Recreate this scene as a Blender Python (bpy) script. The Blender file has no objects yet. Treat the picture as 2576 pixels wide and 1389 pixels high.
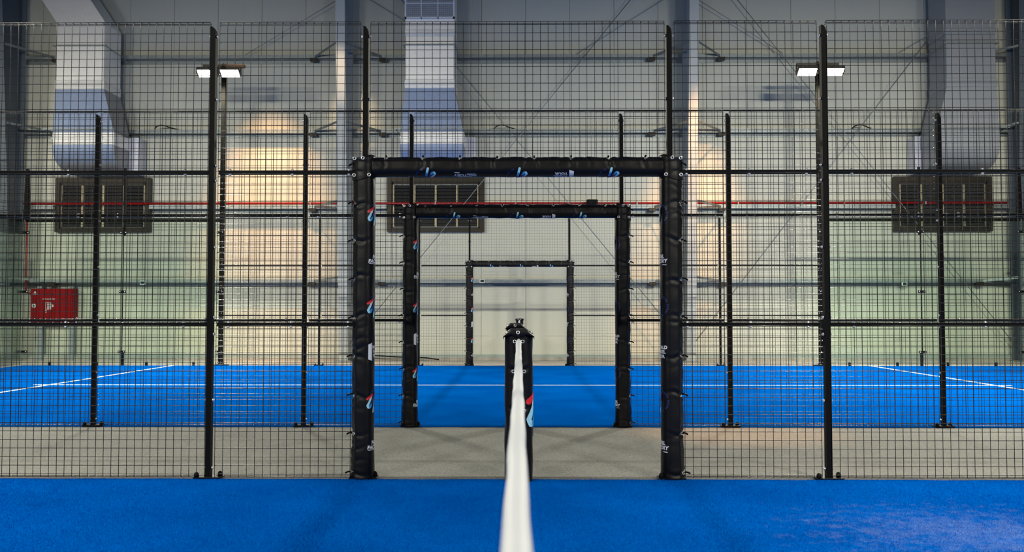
import bpy, bmesh, math, random
from mathutils import Vector, Matrix

# ------------------------------------------------------------------ camera, world, light, exposure
SC = bpy.context.scene
COL = SC.collection
FPX, FW, FH = 2299.0, 2576.0, 1389.0            # focal length in pixels of the 2576 x 1389 frame
cd = bpy.data.cameras.new('camera')
cd.sensor_fit = 'HORIZONTAL'; cd.sensor_width = 36.0; cd.lens = FPX / FW * 36.0
cd.clip_start = 0.05; cd.clip_end = 200
cd.dof.use_dof = True; cd.dof.focus_distance = 7.6; cd.dof.aperture_fstop = 4.6
CAM = bpy.data.objects.new('camera', cd); COL.objects.link(CAM)
CAM.location = (0.012, 0.0, 1.10)
CAM.rotation_euler = (math.pi / 2 + math.atan(88.5 / FPX), 0.0, math.atan(22.6 / FPX))
SC.camera = CAM

W = bpy.data.worlds.new('world'); SC.world = W; W.use_nodes = True
W.node_tree.nodes['Background'].inputs[0].default_value = (0.55, 0.62, 0.70, 1)
W.node_tree.nodes['Background'].inputs[1].default_value = 0.15
SC.view_settings.view_transform = 'Standard'; SC.view_settings.look = 'None'
SC.view_settings.gamma = 1.0; SC.view_settings.use_curve_mapping = False
SC.view_settings.exposure = 0.0
SC.cycles.max_bounces = 6; SC.cycles.diffuse_bounces = 3; SC.cycles.glossy_bounces = 3; SC.cycles.transparent_max_bounces = 10
SC.cycles.caustics_reflective = False; SC.cycles.caustics_refractive = False
FLOOD_W = 430.0                                  # each court floodlight
WARM_W = 1400.0                                  # each warm hall spotlight

random.seed(7)
R = math.radians

# ------------------------------------------------------------------ materials
def mat(name, col, rough=0.5, metal=0.0, spec=0.5, bump=None, vary=None, coat=0.0):
    m = bpy.data.materials.new(name); m.use_nodes = True
    nt = m.node_tree; b = nt.nodes['Principled BSDF']
    b.inputs['Base Color'].default_value = (*col, 1); b.inputs['Roughness'].default_value = rough
    b.inputs['Metallic'].default_value = metal; b.inputs['Specular IOR Level'].default_value = spec
    b.inputs['Coat Weight'].default_value = coat
    tc = nt.nodes.new('ShaderNodeTexCoord')
    if vary:                                     # (scale, amount, detail[, stretch])
        n = nt.nodes.new('ShaderNodeTexNoise'); n.inputs['Scale'].default_value = vary[0]; n.inputs['Detail'].default_value = vary[2]
        src = tc.outputs['Object']
        if len(vary) > 3:
            mp = nt.nodes.new('ShaderNodeMapping'); mp.inputs['Scale'].default_value = vary[3]
            nt.links.new(src, mp.inputs['Vector']); src = mp.outputs['Vector']
        nt.links.new(src, n.inputs['Vector'])
        cr = nt.nodes.new('ShaderNodeValToRGB')
        a = vary[1]
        cr.color_ramp.elements[0].position = 0.3; cr.color_ramp.elements[1].position = 0.7
        cr.color_ramp.elements[0].color = (*[max(0, c * (1 - a)) for c in col], 1)
        cr.color_ramp.elements[1].color = (*[min(1, c * (1 + a)) for c in col], 1)
        nt.links.new(n.outputs['Fac'], cr.inputs['Fac']); nt.links.new(cr.outputs['Color'], b.inputs['Base Color'])
    if bump:                                     # (scale, strength, distance[, stretch])
        n = nt.nodes.new('ShaderNodeTexNoise'); n.inputs['Scale'].default_value = bump[0]; n.inputs['Detail'].default_value = 4
        src = tc.outputs['Object']
        if len(bump) > 3:
            mp = nt.nodes.new('ShaderNodeMapping'); mp.inputs['Scale'].default_value = bump[3]
            nt.links.new(src, mp.inputs['Vector']); src = mp.outputs['Vector']
        nt.links.new(src, n.inputs['Vector'])
        bp = nt.nodes.new('ShaderNodeBump'); bp.inputs['Strength'].default_value = bump[1]; bp.inputs['Distance'].default_value = bump[2]
        nt.links.new(n.outputs['Fac'], bp.inputs['Height']); nt.links.new(bp.outputs['Normal'], b.inputs['Normal'])
    return m

M = {}
M['black'] = mat('black_powder_coat', (0.004, 0.004, 0.004), 0.55, 0.0, 0.08, bump=(300, 0.1, 0.0005))
M['gloss'] = mat('gloss_black_paint', (0.006, 0.006, 0.007), 0.15, 0.0, 0.5)
M['wire'] = mat('black_coated_wire', (0.010, 0.009, 0.010), 0.4, 0.0, 0.35)
M['vinyl'] = mat('black_vinyl', (0.0045, 0.0044, 0.0052), 0.42, 0.0, 0.19, bump=(70, 0.2, 0.0015))
M['galv'] = mat('galvanised_steel', (0.26, 0.295, 0.30), 0.48, 0.6, 0.5, vary=(26, 0.16, 3), bump=(60, 0.05, 0.001))
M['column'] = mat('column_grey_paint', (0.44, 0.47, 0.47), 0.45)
M['shadecolumn'] = mat('painted_shade_column', (0.10, 0.13, 0.16), 0.5)  # shade on the two end columns put into their colour
M['rod'] = mat('dull_steel_rod', (0.34, 0.37, 0.38), 0.45, 0.6)
M['polecoat'] = mat('matt_black_pole', (0.0035, 0.003, 0.002), 0.7, 0.0, 0.04)
M['chrome'] = mat('bright_steel', (0.88, 0.87, 0.84), 0.25, 0.65)
M['carpet'] = mat('grey_carpet', (0.152, 0.154, 0.145), 0.95, 0, 0.15, bump=(220, 0.7, 0.007), vary=(95, 0.36, 5))
M['concrete'] = mat('concrete', (0.36, 0.345, 0.31), 0.85, 0, 0.3, bump=(25, 0.2, 0.004), vary=(5, 0.16, 6))
M['flash'] = mat('plinth_flashing', (0.30, 0.37, 0.36), 0.5, 0.2)
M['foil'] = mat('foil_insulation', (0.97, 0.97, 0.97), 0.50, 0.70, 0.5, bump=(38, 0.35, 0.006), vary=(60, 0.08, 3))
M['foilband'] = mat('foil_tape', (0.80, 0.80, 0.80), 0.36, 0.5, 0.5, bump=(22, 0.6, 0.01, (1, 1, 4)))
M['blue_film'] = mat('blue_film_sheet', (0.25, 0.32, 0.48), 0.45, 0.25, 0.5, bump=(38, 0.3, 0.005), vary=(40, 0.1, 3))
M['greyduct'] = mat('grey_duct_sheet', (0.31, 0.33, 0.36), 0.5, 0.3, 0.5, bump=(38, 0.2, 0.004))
M['lilac'] = mat('plenum_sheet', (0.62, 0.64, 0.74), 0.45, 0.3)
M['red'] = mat('red_enamel', (0.23, 0.001, 0.003), 0.45, 0, 0.15)
M['redpipe'] = mat('red_pipe_paint', (0.32, 0.007, 0.008), 0.3, 0, 0.5)
M['white'] = mat('white_vinyl_tape', (0.375, 0.395, 0.435), 0.6, bump=(40, 0.2, 0.003))
M['line'] = mat('white_line_fibre', (0.80, 0.80, 0.80), 0.85, bump=(240, 0.5, 0.004))
M['print_white'] = mat('print_white', (0.66, 0.68, 0.74), 0.45)
M['print_red'] = mat('print_red', (0.62, 0.012, 0.02), 0.45)
M['print_sky'] = mat('print_sky', (0.30, 0.60, 0.78), 0.45)
M['print_mid'] = mat('print_mid', (0.03, 0.26, 0.62), 0.45)
M['print_blue'] = mat('print_blue', (0.003, 0.013, 0.11), 0.45)
M['bronze'] = mat('bronze_frame', (0.022, 0.017, 0.010), 0.45, 0.2, 0.3)
M['slat'] = mat('dark_louvre', (0.050, 0.050, 0.047), 0.5, 0.2, 0.5, bump=(60, 0.5, 0.006))
M['brass'] = mat('bare_mullion', (0.46, 0.40, 0.25), 0.35, 0.3, bump=(70, 0.7, 0.006))
M['darkvoid'] = mat('dark_liner', (0.012, 0.012, 0.012), 0.7)
M['grille'] = mat('white_grille', (0.74, 0.77, 0.80), 0.45)
M['lampbody'] = mat('lamp_body', (0.055, 0.045, 0.03), 0.5, 0.2)
M['steelgrey'] = mat('grey_bracket', (0.26, 0.30, 0.34), 0.5, 0.2)
M['darkgreen'] = mat('dark_green_face', (0.004, 0.035, 0.016), 0.3)
M['ceiling'] = mat('roof_sheet', (0.12, 0.13, 0.14), 0.7)
M['farwall'] = mat('side_wall_sheet', (0.10, 0.11, 0.12), 0.7)

def wall_mat():
    m = mat('ribbed_wall_panel', (0.56, 0.57, 0.495), 0.42, 0.0, 0.5)
    nt = m.node_tree; b = nt.nodes['Principled BSDF']
    tc = nt.nodes.new('ShaderNodeTexCoord'); sx = nt.nodes.new('ShaderNodeSeparateXYZ')
    nt.links.new(tc.outputs['Object'], sx.inputs[0])
    mu = nt.nodes.new('ShaderNodeMath'); mu.operation = 'MULTIPLY'; mu.inputs[1].default_value = 2 * math.pi / 0.05
    sn = nt.nodes.new('ShaderNodeMath'); sn.operation = 'SINE'
    pw = nt.nodes.new('ShaderNodeMath'); pw.operation = 'SMOOTH_MIN'; pw.inputs[1].default_value = 0.55; pw.inputs[2].default_value = 0.3
    bp = nt.nodes.new('ShaderNodeBump'); bp.inputs['Strength'].default_value = 0.35; bp.inputs['Distance'].default_value = 0.0016
    nt.links.new(sx.outputs['X'], mu.inputs[0]); nt.links.new(mu.outputs[0], sn.inputs[0]); nt.links.new(sn.outputs[0], pw.inputs[0])
    nt.links.new(pw.outputs[0], bp.inputs['Height']); nt.links.new(bp.outputs['Normal'], b.inputs['Normal'])
    return m
M['wall'] = wall_mat()

def turf_mat():
    m = mat('blue_turf', (0.002, 0.085, 0.46), 1.0, 0, 0.0, bump=(420, 1.0, 0.012))
    nt = m.node_tree; b = nt.nodes['Principled BSDF']
    tc = nt.nodes.new('ShaderNodeTexCoord')
    n1 = nt.nodes.new('ShaderNodeTexNoise'); n1.inputs['Scale'].default_value = 260; n1.inputs['Detail'].default_value = 3
    n2 = nt.nodes.new('ShaderNodeTexNoise'); n2.inputs['Scale'].default_value = 1.1; n2.inputs['Detail'].default_value = 5
    nt.links.new(tc.outputs['Object'], n1.inputs['Vector']); nt.links.new(tc.outputs['Object'], n2.inputs['Vector'])
    ad = nt.nodes.new('ShaderNodeMath'); ad.operation = 'MULTIPLY_ADD'; ad.inputs[1].default_value = 0.45; ad.inputs[2].default_value = 0.0
    a2 = nt.nodes.new('ShaderNodeMath'); a2.operation = 'MULTIPLY_ADD'; a2.inputs[1].default_value = 0.55
    nt.links.new(n2.outputs['Fac'], ad.inputs[0]); nt.links.new(n1.outputs['Fac'], a2.inputs[0]); nt.links.new(ad.outputs[0], a2.inputs[2])
    cr = nt.nodes.new('ShaderNodeValToRGB')
    cr.color_ramp.elements[0].position = 0.30; cr.color_ramp.elements[0].color = (0.000, 0.060, 0.325, 1)
    cr.color_ramp.elements[1].position = 0.70; cr.color_ramp.elements[1].color = (0.000, 0.134, 0.58, 1)
    nt.links.new(a2.outputs[0], cr.inputs['Fac'])
    ds = nt.nodes.new('ShaderNodeVectorMath'); ds.operation = 'SUBTRACT'; ds.inputs[1].default_value = (2.25, 4.55, 0)      # patch of pale speckle
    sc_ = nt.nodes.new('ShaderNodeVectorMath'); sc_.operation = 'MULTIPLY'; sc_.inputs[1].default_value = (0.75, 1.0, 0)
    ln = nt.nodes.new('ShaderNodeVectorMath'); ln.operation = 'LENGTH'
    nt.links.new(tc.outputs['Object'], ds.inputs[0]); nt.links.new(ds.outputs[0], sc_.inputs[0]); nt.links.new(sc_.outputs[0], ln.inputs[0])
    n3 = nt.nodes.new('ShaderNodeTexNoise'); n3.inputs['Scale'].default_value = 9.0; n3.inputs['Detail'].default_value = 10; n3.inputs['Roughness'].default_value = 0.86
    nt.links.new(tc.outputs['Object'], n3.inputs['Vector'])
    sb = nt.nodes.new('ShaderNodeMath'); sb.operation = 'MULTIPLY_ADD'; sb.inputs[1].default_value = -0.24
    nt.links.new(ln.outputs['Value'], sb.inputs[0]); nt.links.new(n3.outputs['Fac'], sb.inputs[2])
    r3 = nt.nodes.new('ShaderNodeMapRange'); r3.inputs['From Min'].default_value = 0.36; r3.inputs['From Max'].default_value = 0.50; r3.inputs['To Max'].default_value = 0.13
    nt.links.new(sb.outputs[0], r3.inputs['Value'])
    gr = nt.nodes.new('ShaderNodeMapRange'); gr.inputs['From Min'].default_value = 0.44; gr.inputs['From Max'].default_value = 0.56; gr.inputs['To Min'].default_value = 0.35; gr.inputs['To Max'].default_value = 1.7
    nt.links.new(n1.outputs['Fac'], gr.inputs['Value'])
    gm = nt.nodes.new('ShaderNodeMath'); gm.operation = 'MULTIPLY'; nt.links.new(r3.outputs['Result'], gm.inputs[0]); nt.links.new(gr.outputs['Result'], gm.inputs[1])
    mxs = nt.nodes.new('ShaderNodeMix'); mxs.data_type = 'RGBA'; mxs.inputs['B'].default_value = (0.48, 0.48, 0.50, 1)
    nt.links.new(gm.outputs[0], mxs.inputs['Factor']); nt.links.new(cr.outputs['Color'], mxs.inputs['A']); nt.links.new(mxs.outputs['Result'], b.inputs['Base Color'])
    return m
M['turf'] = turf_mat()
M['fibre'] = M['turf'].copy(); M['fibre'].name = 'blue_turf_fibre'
for _l in list(M['fibre'].node_tree.links):
    if _l.to_socket.name == 'Normal' and _l.to_node.type == 'BSDF_PRINCIPLED': M['fibre'].node_tree.links.remove(_l)

def glass_mat():
    m = bpy.data.materials.new('green_tinted_glass'); m.use_nodes = True
    nt = m.node_tree; nt.nodes.clear()
    o = nt.nodes.new('ShaderNodeOutputMaterial'); mx = nt.nodes.new('ShaderNodeMixShader')
    t = nt.nodes.new('ShaderNodeBsdfTransparent'); t.inputs[0].default_value = (0.905, 0.955, 0.915, 1)
    g = nt.nodes.new('ShaderNodeBsdfGlossy'); g.inputs['Roughness'].default_value = 0.02
    fr = nt.nodes.new('ShaderNodeFresnel'); fr.inputs[0].default_value = 1.45
    mu = nt.nodes.new('ShaderNodeMath'); mu.operation = 'MULTIPLY'; mu.inputs[1].default_value = 0.7
    nt.links.new(fr.outputs[0], mu.inputs[0]); nt.links.new(mu.outputs[0], mx.inputs[0])
    nt.links.new(t.outputs[0], mx.inputs[1]); nt.links.new(g.outputs[0], mx.inputs[2]); nt.links.new(mx.outputs[0], o.inputs[0])
    return m
M['glass'] = glass_mat()

def emit_mat(name, col, s):
    m = bpy.data.materials.new(name); m.use_nodes = True
    b = m.node_tree.nodes['Principled BSDF']
    b.inputs['Base Color'].default_value = (0.8, 0.8, 0.8, 1)
    b.inputs['Emission Color'].default_value = (*col, 1); b.inputs['Emission Strength'].default_value = s
    return m
M['led'] = emit_mat('lit_led_face', (1.0, 0.95, 0.85), 14.0)
M['warmled'] = emit_mat('lit_warm_face', (1.0, 0.7, 0.4), 12.0)

# ------------------------------------------------------------------ helpers
class MB:
    def __init__(self): self.v = []; self.f = []; self.m = []
    def add(self, vs, fs, mi=0):
        k = len(self.v); self.v += [tuple(p) for p in vs]
        for q in fs: self.f.append([i + k for i in q]); self.m.append(mi)
        return self
    def box(self, x0, x1, y0, y1, z0, z1, mi=0):
        return self.add([(x0, y0, z0), (x1, y0, z0), (x1, y1, z0), (x0, y1, z0), (x0, y0, z1), (x1, y0, z1), (x1, y1, z1), (x0, y1, z1)],
                        [(3, 2, 1, 0), (4, 5, 6, 7), (0, 1, 5, 4), (1, 2, 6, 5), (2, 3, 7, 6), (3, 0, 4, 7)], mi)
    def bbox(self, x0, x1, y0, y1, z0, z1, c=0.004, mi=0):      # chamfered box
        vs = []
        for (z, s) in ((z0, c), (z0 + c, 0), (z1 - c, 0), (z1, c)):
            X0, X1, Y0, Y1 = x0 + s, x1 - s, y0 + s, y1 - s
            vs += [(X0 + c, Y0, z), (X1 - c, Y0, z), (X1, Y0 + c, z), (X1, Y1 - c, z), (X1 - c, Y1, z), (X0 + c, Y1, z), (X0, Y1 - c, z), (X0, Y0 + c, z)]
        fs = [tuple(range(7, -1, -1)), tuple(range(24, 32))]
        for r in range(3):
            for i in range(8): fs.append((r * 8 + i, r * 8 + (i + 1) % 8, r * 8 + 8 + (i + 1) % 8, r * 8 + 8 + i))
        return self.add(vs, fs, mi)
    def prism(self, poly, d0, d1, axis, mi=0):                   # poly in the two other axes (cyclic order), extruded along axis
        n = len(poly)
        def P(a, b, d): return {'x': (d, a, b), 'y': (a, d, b), 'z': (a, b, d)}[axis]
        vs = [P(a, b, d0) for a, b in poly] + [P(a, b, d1) for a, b in poly]
        fs = [tuple(range(n)), tuple(range(2 * n - 1, n - 1, -1))] + [(i, n + i, n + (i + 1) % n, (i + 1) % n) for i in range(n)]
        return self.add(vs, fs, mi)
    def tube(self, pts, r, n=6, mi=0, caps=True):
        pts = [Vector(p) for p in pts]; rings = []
        ref = None
        for k, p in enumerate(pts):
            a = pts[k] - pts[k - 1] if k else pts[1] - pts[0]
            b = pts[k + 1] - pts[k] if k + 1 < len(pts) else a
            t = (a.normalized() + b.normalized()).normalized()
            if ref is None or abs(ref.dot(t)) > 0.95:
                ref = Vector((0, 0, 1)) if abs(t.z) < 0.9 else Vector((1, 0, 0))
            u = t.cross(ref).normalized(); w = t.cross(u)
            ref = -w if abs(w.dot(t)) < 0.5 else ref
            rr = r[k] if isinstance(r, (list, tuple)) else r
            rings.append([p + u * (rr * math.cos(2 * math.pi * i / n + math.pi / n)) + w * (rr * math.sin(2 * math.pi * i / n + math.pi / n)) for i in range(n)])
        vs = [q for g in rings for q in g]; fs = []
        for k in range(len(rings) - 1):
            for i in range(n): fs.append((k * n + i, k * n + (i + 1) % n, (k + 1) * n + (i + 1) % n, (k + 1) * n + i))
        if caps: fs += [tuple(range(n - 1, -1, -1)), tuple(range((len(rings) - 1) * n, len(rings) * n))]
        return self.add(vs, fs, mi)
    def lathe(self, prof, n=16, c=(0, 0, 0), mi=0):               # prof (r, z) upwards
        vs = []
        for r, z in prof: vs += [(c[0] + r * math.cos(2 * math.pi * i / n), c[1] + r * math.sin(2 * math.pi * i / n), c[2] + z) for i in range(n)]
        fs = []
        for k in range(len(prof) - 1):
            for i in range(n): fs.append((k * n + i, k * n + (i + 1) % n, (k + 1) * n + (i + 1) % n, (k + 1) * n + i))
        fs += [tuple(range(n - 1, -1, -1)), tuple(range((len(prof) - 1) * n, len(prof) * n))]
        return self.add(vs, fs, mi)
    def grid(self, rows, closed=True, mi=0):
        n = len(rows[0]); vs = [p for r_ in rows for p in r_]; fs = []
        for k in range(len(rows) - 1):
            for i in range(n if closed else n - 1): fs.append((k * n + i, k * n + (i + 1) % n, (k + 1) * n + (i + 1) % n, (k + 1) * n + i))
        return self.add(vs, fs, mi)
    def mesh(self, name, mats, smooth=False):
        me = bpy.data.meshes.new(name); me.from_pydata(self.v, [], self.f)
        for m in (mats if isinstance(mats, (list, tuple)) else [mats]): me.materials.append(M[m])
        if any(self.m): me.polygons.foreach_set('material_index', self.m)
        if smooth: me.polygons.foreach_set('use_smooth', [True] * len(me.polygons))
        bm = bmesh.new(); bm.from_mesh(me); bmesh.ops.recalc_face_normals(bm, faces=bm.faces); bm.to_mesh(me); bm.free()
        me.update()
        if smooth == 'auto': me.set_sharp_from_angle(angle=R(38))
        return me
    def build(self, name, mats, parent=None, smooth=False, loc=None):
        return link(name, self.mesh(name, mats, smooth), parent, loc)

def link(name, me, parent=None, loc=None, rot=None):
    o = bpy.data.objects.new(name, me); COL.objects.link(o)
    if parent: o.parent = parent
    if loc is not None: o.location = loc
    if rot is not None: o.rotation_euler = rot
    return o
def empty(name, loc=(0, 0, 0)):
    o = bpy.data.objects.new(name, None); o.location = loc; o.empty_display_size = 0.1; COL.objects.link(o); return o
def tag(o, label, cat, group=None):
    o['label'] = label; o['category'] = cat
    if group: o['group'] = group
    return o
def struct(o, label=None, cat=None):
    o['kind'] = 'structure'
    if label: o['label'] = label
    if cat: o['category'] = cat
    return o
def copy_tree(o, parent=None):
    c = o.copy(); COL.objects.link(c); c.parent = parent
    for ch in list(o.children): copy_tree(ch, c)
    return c

# ------------------------------------------------------------------ the hall
YW = 20.5                                        # inner face of the back wall
Y1, Y2, Y3 = 5.96, 8.655, 18.30                  # the three side fences
floor = struct(MB().box(-18, 18, -8, 21, -0.2, 0).build('floor', 'concrete'), 'grey concrete hall floor strip at the foot of the back wall', 'floor')
wall = struct(MB().box(-18, 18, YW + 0.06, YW + 0.3, 0, 10).build('wall_back', 'darkvoid'), 'pale grey back wall of upright ribbed panels', 'wall')
pm = MB()
pm.prism([(0.0025, 0.06), (0.0025, 0.006), (0.007, 0.0), (0.993, 0.0), (0.9975, 0.006), (0.9975, 0.06)], 0.12, 9.95, 'z')
pme = pm.mesh('wall_panel', 'wall')
for k in range(-18, 18):
    if -17.9 < k + 0.12 and k + 1.12 < 18: link('wall_panel', pme, wall, (k + 0.12, YW, 0))
struct(MB().box(-18.2, -18, -8, 20.5, 0, 10).build('wall_left', 'farwall'))
struct(MB().box(18, 18.2, -8, 20.5, 0, 10).build('wall_right', 'farwall'))
struct(MB().box(-18, 18, -8.2, -8, 0, 10).build('wall_front', 'farwall'))
struct(MB().box(-18.2, 18.2, -8.2, 21, 10, 10.2).build('ceiling', 'ceiling'))
tr = struct(MB().box(-18, 18, 20.36, YW + 0.06, 0, 0.075).build('trim_1', 'concrete'), 'low concrete plinth along the back wall', 'plinth')
MB().box(-18, 18, 20.40, YW + 0.05, 0.075, 0.13).build('flashing', 'flash', tr)

# playing surfaces
def turf(name, x0, x1, y0, y1, label, wavy=None):
    m = MB()
    rows = []
    n = 200
    xs = [x0 + (x1 - x0) * i / n for i in range(n + 1)]
    e0 = [y0 + (0.012 * (math.sin(x * 7.1) + math.sin(x * 17.3 + 1)) * 0.5) for x in xs]
    e1 = [y1 + (0.014 * (math.sin(x * 5.3 + 2) + math.sin(x * 13.1))) * 0.5 for x in xs]
    vs = [(x, a, 0.013) for x, a in zip(xs, e0)] + [(x, b, 0.013) for x, b in zip(xs, e1)] + [(x, a, 0.0) for x, a in zip(xs, e0)] + [(x, b, 0.0) for x, b in zip(xs, e1)]
    k = n + 1; fs = []
    for i in range(n):
        fs += [(i, i + 1, k + i + 1, k + i), (i, 2 * k + i, 2 * k + i + 1, i + 1), (k + i, k + i + 1, 3 * k + i + 1, 3 * k + i)]
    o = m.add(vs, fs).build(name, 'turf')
    return struct(o, label, 'turf')
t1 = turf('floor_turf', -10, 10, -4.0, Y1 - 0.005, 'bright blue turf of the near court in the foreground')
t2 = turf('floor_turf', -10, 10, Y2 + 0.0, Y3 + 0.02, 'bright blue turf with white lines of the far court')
def fibres():
    import numpy as np
    rg = np.random.default_rng(5); n = 420000
    x = rg.uniform(-4.8, 4.8, n); y = rg.uniform(3.0, Y1 - 0.008, n)
    keep = (rg.uniform(0, 1, n) < np.clip((4.8 - np.abs(x)) / 1.4, 0, 1)) & (rg.uniform(0, 1, n) < np.clip((y - 3.0) / 0.8, 0, 1)); x = x[keep]; y = y[keep]; n = len(x); a = rg.uniform(0, 2 * np.pi, n); L = rg.uniform(0.007, 0.013, n)
    lx = rg.normal(0.002, 0.004, n); ly = rg.normal(-0.001, 0.004, n); w = 0.0011
    cx, sy = np.cos(a) * w, np.sin(a) * w
    v = np.empty((n, 3, 3), np.float32)
    v[:, 0] = np.stack([x - cx, y - sy, np.full(n, 0.0125)], 1); v[:, 1] = np.stack([x + cx, y + sy, np.full(n, 0.0125)], 1); v[:, 2] = np.stack([x + lx, y + ly, 0.0125 + L], 1)
    me = bpy.data.meshes.new('turf_fibre'); me.vertices.add(3 * n); me.vertices.foreach_set('co', v.ravel()); me.loops.add(3 * n); me.loops.foreach_set('vertex_index', np.arange(3 * n, dtype=np.int32))
    me.polygons.add(n); me.polygons.foreach_set('loop_start', np.arange(0, 3 * n, 3, dtype=np.int32)); me.update(calc_edges=True); me.validate()
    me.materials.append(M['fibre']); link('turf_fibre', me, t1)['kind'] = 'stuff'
fibres()
carpet = struct(MB().box(-14, 14, Y1 - 0.03, Y2 + 0.03, 0.0, 0.006).build('floor_carpet', 'carpet'), 'grey carpet walkway between the two blue courts', 'carpet')
MB().box(-7.18, 7.18, 13.455, 13.505, 0.0125, 0.0155).build('court_line', 'line', t2)
for s in (-1, 1):
    MB().box(s * 6.95 - 0.025, s * 6.95 + 0.025, Y2 + 0.05, Y3 - 0.02, 0.0125, 0.0156).build('court_line', 'line', t2)

# steel columns (tapered, deeper towards the roof)
def column(xc, label, dtop=1.15, dbot=0.30, w=0.2, yb=20.30, mt='column'):
    t = tag(empty('steel_column', (xc, yb, 0)), label, 'column', 'steel columns along the back wall')
    H = 9.9; h = w / 2
    MB().box(-h, h, -0.014, 0, 0, H).build('back_flange', mt, t)
    m = MB(); th = 0.014
    m.add([(-h, -dbot, 0), (h, -dbot, 0), (h, -dbot + th, 0), (-h, -dbot + th, 0), (-h, -dtop, H), (h, -dtop, H), (h, -dtop + th, H), (-h, -dtop + th, H)],
          [(3, 2, 1, 0), (4, 5, 6, 7), (0, 1, 5, 4), (1, 2, 6, 5), (2, 3, 7, 6), (3, 0, 4, 7)])
    m.build('front_flange', mt, t)
    m = MB(); m.prism([(-dbot + th, 0), (-0.014, 0), (-0.014, H), (-dtop + th, H)], -0.005, 0.005, 'x'); m.build('web', mt, t)
    MB().box(-h - 0.06, h + 0.06, -dbot - 0.06, 0.04, 0, 0.025).build('base_plate', 'galv', t)
    return t
column(-11.26, 'steel column darkened for shade at the far left edge beyond the fire cabinet', mt='shadecolumn')
column(-3.87, 'pale steel column standing just left of the padded gates')
column(3.72, 'pale steel column standing just right of the padded gates')
column(10.95, 'steel column darkened for shade at the far right edge beyond the right duct', dtop=0.62, dbot=0.3, mt='shadecolumn')

def cfront(z, dtop=1.15, dbot=0.30): return 20.30 - (dbot + (dtop - dbot) * z / 9.9)

# wall girts: Z sections with knee braces to the columns
GZ = [1.73, 3.39, 5.09, 6.78, 8.46]
gl = ['lowest galvanised steel wall rail, level with the fire cabinet top', 'second galvanised steel wall rail from the floor, under the red pipe',
      'third galvanised steel wall rail from the floor, behind the duct flares', 'highest galvanised steel wall rail in view, above the floodlights',
      'galvanised steel wall rail just under the roof']
for z, lb in zip(GZ, gl):
    t = tag(empty('wall_rail', (0, YW, z)), lb, 'wall rail', 'steel wall rails')
    gaps = [(-10.47, -8.32), (-2.99, -0.81), (8.33, 10.51)] if z == 3.39 else []
    ends = [-17.5] + [q for g in gaps for q in g] + [17.5]
    for xa, xb in zip(ends[::2], ends[1::2]):
      m = MB()
      m.prism([(-0.200, 0.0), (-0.200, 0.085), (-0.186, 0.085), (-0.186, 0.078), (-0.197, 0.078), (-0.197, 0.003), (-0.003, 0.003), (-0.003, -0.078), (-0.018, -0.078), (-0.018, -0.072), (-0.006, -0.072), (-0.006, 0.0)], xa, xb, 'x')
      m.build('rail', 'galv', t)
    for xc, dt in ((-11.26, 1.15), (-3.87, 1.15), (3.72, 1.15), (10.95, 0.62)):
        yf = cfront(z, dt) + 0.03 - YW
        for s in (-1, 1):
            if any(g0 - 0.1 < xc + s * 0.78 < g1 + 0.1 for g0, g1 in gaps): continue
            b = MB(); p0 = Vector((xc + s * 0.10, yf, 0.08)); p1 = Vector((xc + s * 0.78, -0.16, 0.01))
            d = (p1 - p0).normalized(); q = Vector((d.y, -d.x, 0)) * 0.004; zz = Vector((0, 0, 0.05))
            b.add([p0 - q, p0 + q, p1 + q, p1 - q, p0 - q + zz, p0 + q + zz, p1 + q + zz, p1 - q + zz], [(3, 2, 1, 0), (4, 5, 6, 7), (0, 1, 5, 4), (1, 2, 6, 5), (2, 3, 7, 6), (3, 0, 4, 7)])
            b.build('knee_brace', 'galv', t)
            MB().box(xc + s * 0.78 - 0.08, xc + s * 0.78 + 0.08, -0.215, -0.10, -0.06, 0.01).build('brace_clip', 'bronze', t)

def rod(name, p0, p1, r, label, cat='brace rod', group='brace rods on the back wall'):
    return tag(MB().tube([p0, p1], r, 6).build(name, 'rod', smooth=True), label, cat, group)
rod('brace_rod', (-3.77, 20.195, 9.43), (3.62, 20.195, 0.37), 0.0095, 'long diagonal rod falling from upper left to lower right behind the gates')
rod('brace_rod', (3.62, 20.225, 9.49), (-3.77, 20.225, 0.38), 0.0095, 'long diagonal rod rising from lower left to upper right behind the gates')
rod('brace_rod', (3.82, 20.195, 9.36), (10.84, 20.195, 0.37), 0.0095, 'long diagonal rod falling rightwards across the right bay')
rod('brace_rod', (10.84, 20.225, 9.41), (3.82, 20.225, 0.38), 0.0095, 'long diagonal rod rising rightwards across the right bay')
for p0, p1, lb in (((-3.97, 20.24, 8.17), (-6.20, 20.3, 6.86), 'short slanting tie rod left of the left column at the top'),
                   ((-3.77, 20.24, 8.34), (-1.35, 20.3, 6.86), 'short slanting tie rod behind the middle duct'),
                   ((3.62, 20.24, 8.34), (1.26, 20.3, 6.86), 'short slanting tie rod left of the right column at the top'),
                   ((3.82, 20.24, 8.17), (5.87, 20.3, 6.87), 'short slanting tie rod right of the right column at the top'),
                   ((10.84, 20.24, 8.30), (8.45, 20.3, 6.87), 'short slanting tie rod behind the right duct')):
    rod('tie_rod', p0, p1, 0.0075, lb, 'tie rod', 'tie rods under the roof')

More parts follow.
